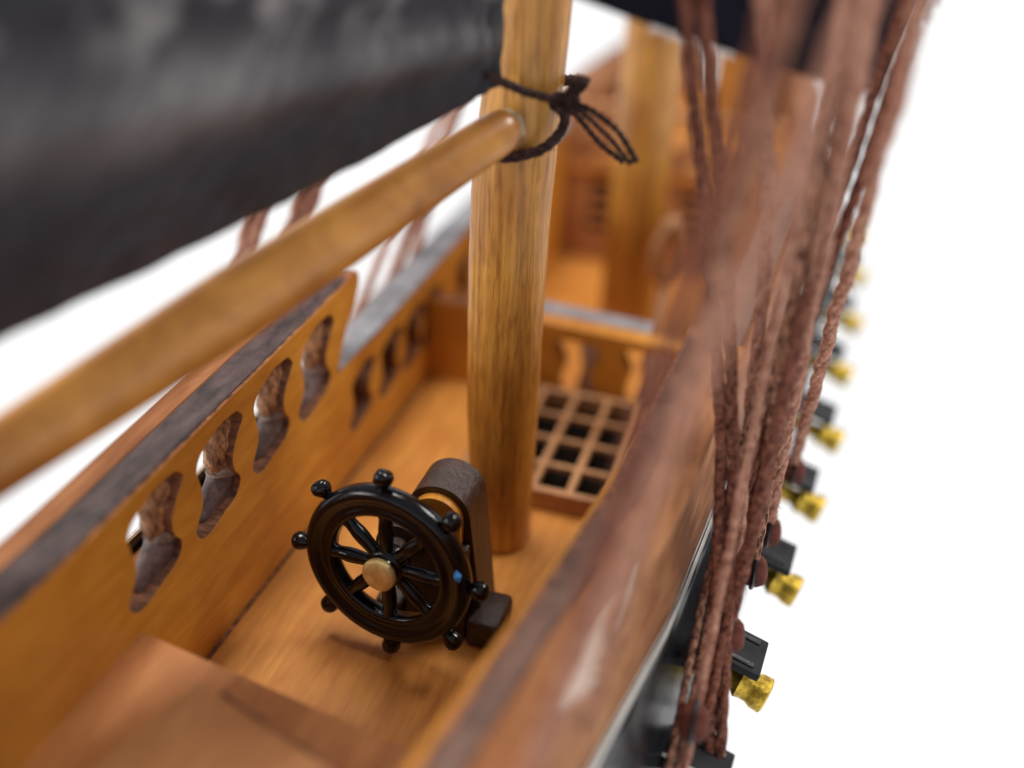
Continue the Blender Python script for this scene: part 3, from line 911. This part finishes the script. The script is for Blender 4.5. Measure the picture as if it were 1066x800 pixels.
for tail, fz, r in (([at(588, 108, 1, -0.40), at(598, 97, 1, -0.46), at(610, 82, 1, -0.5)], 30, 0.068),
                    ([at(590, 106, 1, -0.42), at(596, 92, 1, -0.5), at(602, 81, 1, -0.56)], 14, 0.055),
                    ([at(592, 106, 1, -0.42), at(617, 116, 1, -0.55), at(644, 138, 1, -0.65), at(663, 169, 1, -0.68)], 20, 0.036),
                    ([at(592, 108, 1, -0.42), at(612, 122, 1, -0.62), at(634, 144, 1, -0.72), at(657, 171, 1, -0.74)], 20, 0.032),
                    ([at(591, 110, 1, -0.42), at(606, 127, 1, -0.5), at(624, 149, 1, -0.58), at(649, 169, 1, -0.6)], 20, 0.034)):
    bm = bmesh.new()
    rope_bm(bm, smooth_path(tail, 16), r, r * 5.5, 2, fuzz=fz)
    mesh_obj('loose_tail', bm, M_CORD, lash)

# ------------------------------------------------------------------ shrouds, starboard
def shroud(name, label, pts, R, mat=None, fuzz=0, group=None, strands=3, n=24, second=None, pitch=None, cat='rope'):
    bm = bmesh.new()
    P = smooth_path(pts, n) if len(pts) > 2 else [Vector(pts[0]).lerp(Vector(pts[1]), i / n) for i in range(n + 1)]
    rope_bm(bm, P, R, pitch, strands, fuzz, phase=random.random() * 6, wob=R * 0.35)
    if second:
        for dx, ph in second:
            rope_bm(bm, [p + Vector(dx) * (0.6 + 0.4 * i / n) for i, p in enumerate(P)], R, pitch, strands, fuzz, phase=ph, wob=R * 0.35)
    o = mesh_obj(name, bm, mat or M_ROPE)
    base = Vector(pts[0])
    o.data.transform(Matrix.Translation(-base)); o.location = base
    auto_smooth(o, 70)
    tag(o, label, cat, group)
    return o
G1 = 'ropes rigged up the near side of the ship'
def extend(a, b, t): return b + (b - a) * t
# bottoms on the deadeyes (x, y, z)
dead = [(3.14, -3.37), (3.35, -1.98), (3.52, -0.68), (3.63, 0.13), (3.85, 1.72)]
D = [at(px, py, 2, 1.15) for px, py in ((722, 752), (760, 661), (785, 594), (800, 553), (826, 490))]
T = lambda px, py, dd: atd(px, py, dd)
def two(px0, py0, ax0, v0, px1, py1, d1, k=0.5):
    a = at(px0, py0, ax0, v0); b = T(px1, py1, d1)
    return a, b
specs = [
    # label, three pixels with their distance, radius, material, doubled
    ('paired red brown rope falling just right of the blurred mast', (738, 800, 11.9), (749, 420, 10.8), (712, -10, 9.6), 0.070, M_ROPED, [((0.20, 0, 0), 2.0)]),
    ('dark furry rope whose foot reaches farthest left at the bottom edge', (692, 815, 11.2), (752, 540, 11.3), (860, 130, 10.6), 0.045, M_ROPE2, [((0.16, 0.02, 0), 1.1)]),
    ('furry dark red rope ending at the lowest deadeye', (724, 752, 11.4), (786, 480, 11.4), (893, 150, 10.8), 0.055, M_ROPED, [((0.15, 0.02, 0), 1.1)]),
    ('pale brown rope dropping straight from the middle of the navy sail', (745, 745, 12.1), (794, 300, 10.8), (793, -10, 9.0), 0.075, M_ROPE, None),
    ('pinkish brown rope in the middle of the fan of ropes', (712, 800, 11.1), (788, 430, 10.3), (876, 0, 9.0), 0.050, M_ROPE, None),
]
def run_rope(lab, P3, R, mt, sec, fz=140, n=40):
    shroud('shroud_rope', lab, P3 + [extend(P3[-2], P3[-1], 1.5)], R, mt, fuzz=fz, group=G1, second=sec, n=n)
for lab, a, m, b, R, mt, sec in specs:
    run_rope(lab, [T(*a), T(*m), T(*b)], R, mt, sec)
ends = [
    ('outermost light brown rope ending at the highest deadeye', 4, (963, -8, 8.8), 0.080, M_ROPE, None),
    ('light brown rope second in from the white background', 3, (906, 15, 8.9), 0.080, M_ROPE, None),
    ('brown rope third in from the white background', 2, (886, 60, 9.2), 0.055, M_ROPE2, [((-0.14, 0, 0), 0.7)]),
    ('dark red rope ending at the deadeye between the two nearest lids', 1, (872, 170, 9.9), 0.075, M_ROPED, None),
]
for lab, k, b, R, mt, sec in ends:
    e_ = D[k] + Vector((-0.02, 0, 0.08)); B = T(*b)
    run_rope(lab, [e_, e_.lerp(B, 0.5), B], R, mt, sec)
near = [
    ('very blurred wide brown rope crossing in front of the navy sail corner', (545, 825, 6.9), (772, 300, 6.2), (905, -15, 5.8), 0.065, M_ROPE, None),
    ('very blurred dark brown rope sloping in front of the far mast', (548, 825, 7.0), (752, 190, 6.4), (818, -15, 6.0), 0.075, M_ROPED, None),
    ('blurred brown rope passing over the far rail end beside the grating', (610, 760, 7.9), (715, 400, 7.8), (835, -15, 7.4), 0.065, M_ROPE2, None),
]
for lab, a, m, b, R, mt, sec in near:
    A, Mm, B = T(*a), T(*m), T(*b)
    shroud('shroud_rope', lab, [A, Mm, B, extend(Mm, B, 1.0)], R, mt, group=G1, second=sec, n=30)

# deadeyes on the channel
labs = ['lowest round brown deadeye at the bottom edge of the ship side', 'round brown deadeye between the two nearest lids',
        'third round brown deadeye up from the bottom edge', 'fourth round brown deadeye up from the bottom edge', 'highest round brown deadeye against the white background']
for i, p in enumerate(D):
    e = thing('deadeye', labs[i], 'deadeye', p, 'deadeyes along the near side shelf')
    bm = bmesh.new()
    Mx = Matrix.Translation(p + Vector((0, 0, 0.0))) @ Matrix.Rotation(pi / 2 - 0.2, 4, 'Y')
    lathe(bm, [(0.06, -0.16), (0.13, -0.145), (0.18, -0.10), (0.205, -0.03), (0.205, 0.03), (0.18, 0.10), (0.13, 0.145), (0.06, 0.16)], 22, Mx)
    o = mesh_obj('block', bm, M_BLOCK, e); auto_smooth(o, 50)
    bm = bmesh.new()
    tube(bm, smooth_path([p + Vector((0.0, 0.215 * cos(t), 0.215 * sin(t))) for t in [k * 2 * pi / 16 for k in range(17)]], 32), 0.028, 8)
    mesh_obj('strap', bm, M_BLACK, e)

# ------------------------------------------------------------------ shrouds, port
G2 = 'ropes rigged up the far side of the ship'
psp = [
    ('brown rope pair seen between sail and boom, farther from the mast', (236, 330, 16.0), (266, 200, 15.4), 0.10, [((0.22, 0, 0), 1)]),
    ('thick brown rope pair seen between sail and boom, nearer the mast', (285, 300, 16.4), (322, 175, 15.6), 0.11, [((0.26, 0, 0), 2)]),
    ('thin brown rope rising beside the rounded end of the tall bulwark', (352, 372, 16.5), (412, 232, 17.2), 0.075, None),
    ('thin brown rope rising from the grey rail to the boom', (392, 330, 18.0), (446, 190, 17.4), 0.10, None),
    ('faint brown rope showing above the boom close to the mast', (420, 300, 19.0), (470, 130, 18.0), 0.10, None),
]
for lab, a, b, R, sec in psp:
    A, B = T(*a), T(*b)
    A2 = A + (A - B) * 0.2
    shroud('shroud_rope', lab, [A2, B, extend(A, B, 1.2)], R, M_ROPE, group=G2, second=sec, n=24)
# ------------------------------------------------------------------ guns and port lids
GX = [(3.90, -1.7), (4.14, 0.32), (4.38, 2.36), (4.62, 4.46), (4.75, 6.94), (4.93, 9.34), (5.02, 12.0), (4.95, 14.8)]
glabs = ['brass gun nearest the bottom of the picture, under the largest grey lid', 'second brass gun from the bottom along the black side',
         'third brass gun from the bottom along the black side', 'fourth brass gun from the bottom, halfway up the row', 'fifth brass gun from the bottom along the black side',
         'sixth brass gun from the bottom, small and blurred', 'seventh brass gun from the bottom, small and blurred', 'farthest brass gun, half hidden behind the outermost rope']
def make_gun():
    root = thing('ship_gun', glabs[0], 'cannon', (0, 0, 0), 'brass guns along the black side')
    bm = bmesh.new()
    lathe(bm, [(0.12, -1.2), (0.13, -0.75), (0.155, -0.70), (0.135, -0.64), (0.13, -0.46), (0.17, -0.40), (0.21, -0.36), (0.19, -0.30), (0.19, -0.20), (0.22, -0.14), (0.225, -0.02), (0.19, 0.0), (0.10, 0.0), (0.09, -0.02)], 22)
    o = mesh_obj('barrel', bm, M_GUN, root, loc=1); auto_smooth(o, 45)
    bm = bmesh.new()
    lathe(bm, [(0.075, -0.035), (0.07, -0.015), (0.02, -0.014)], 16)  # dark disc painted for the shade inside the muzzle
    mesh_obj('muzzle_shade_disc', bm, M_DARK, root, loc=1)
    return root
def copy_tree(o, parent=None):
    c = o.copy(); COL.objects.link(c); c.parent = parent
    for ch in o.children: copy_tree(ch, c)
    return c
gun = make_gun()
def make_lid():
    root = thing('port_lid', '', 'port lid', (0, 0, 0), 'square lids standing open over the guns')
    bm = bmesh.new()
    bx(bm, (-0.42, -0.31, -0.05), (0.30, 0.31, 0.05), 0.02)
    mesh_obj('panel', bm, M_LID, root, loc=1)
    for s in (-0.2, 0.2):
        bm = bmesh.new()
        bx(bm, (-0.46, s - 0.035, 0.05), (0.2, s + 0.035, 0.075), 0.01)
        mesh_obj('hinge', bm, M_BLACK, root, loc=1)
    return root
lid = make_lid()
llabs = ['charcoal square lid above the brass gun nearest the bottom', 'charcoal square lid above the second gun from the bottom', 'charcoal square lid above the third gun from the bottom',
         'charcoal square lid above the fourth gun from the bottom', 'charcoal square lid above the fifth gun from the bottom', 'small charcoal lid above the sixth gun from the bottom',
         'small charcoal lid above the seventh gun from the bottom', 'tiny charcoal lid above the farthest gun', 'charcoal lid cut off by the bottom edge, with no gun showing']
for i, (x, y) in enumerate(GX):
    g_ = gun if i == 0 else copy_tree(gun)
    g_['label'] = glabs[i]
    d = Vector((cos(radians(12)), -sin(radians(12)), -0.22)).normalized()
    g_.rotation_mode = 'QUATERNION'
    g_.rotation_quaternion = d.to_track_quat('Z', 'Y')
    g_.location = (x + 0.06 + 0.02 * i, y - 0.1, 0.0)
    l_ = lid if i == 0 else copy_tree(lid)
    l_['label'] = llabs[i]
    l_.location = (x - 0.36, y + 0.02, 0.52)
    l_.rotation_euler = (0, radians(14), radians(-6))
l_ = copy_tree(lid); l_['label'] = llabs[8]
l_.location = at(732, 796, 2, 0.1); l_.rotation_euler = (0, radians(14), radians(-6))

# pale fitting beside the far mast
rg = thing('wooden_ring', 'blurred pale wooden ring standing right of the far thick mast', 'ring', (1.6, 8.4, -1.4))
rc = at(697, 262, 1, 8.4)
bm = bmesh.new()
tube(bm, [rc + Vector((0.24 * cos(a) * (1 - 0.4 * sin(a)), 0.1 * cos(a), 0.62 * sin(a))) for a in [2 * pi * k / 40 for k in range(41)]], 0.16, 14)
mesh_obj('hoop', bm, M_GRATE, rg, smooth=True)
bm = bmesh.new()
lathe(bm, [(0.30, -1.4), (0.30, -1.3), (0.16, -1.2), (0.14, rc.z - 0.62)], 20, Matrix.Translation((rc.x, rc.y, 0)))
mesh_obj('post', bm, M_GRATE, rg, smooth=True)
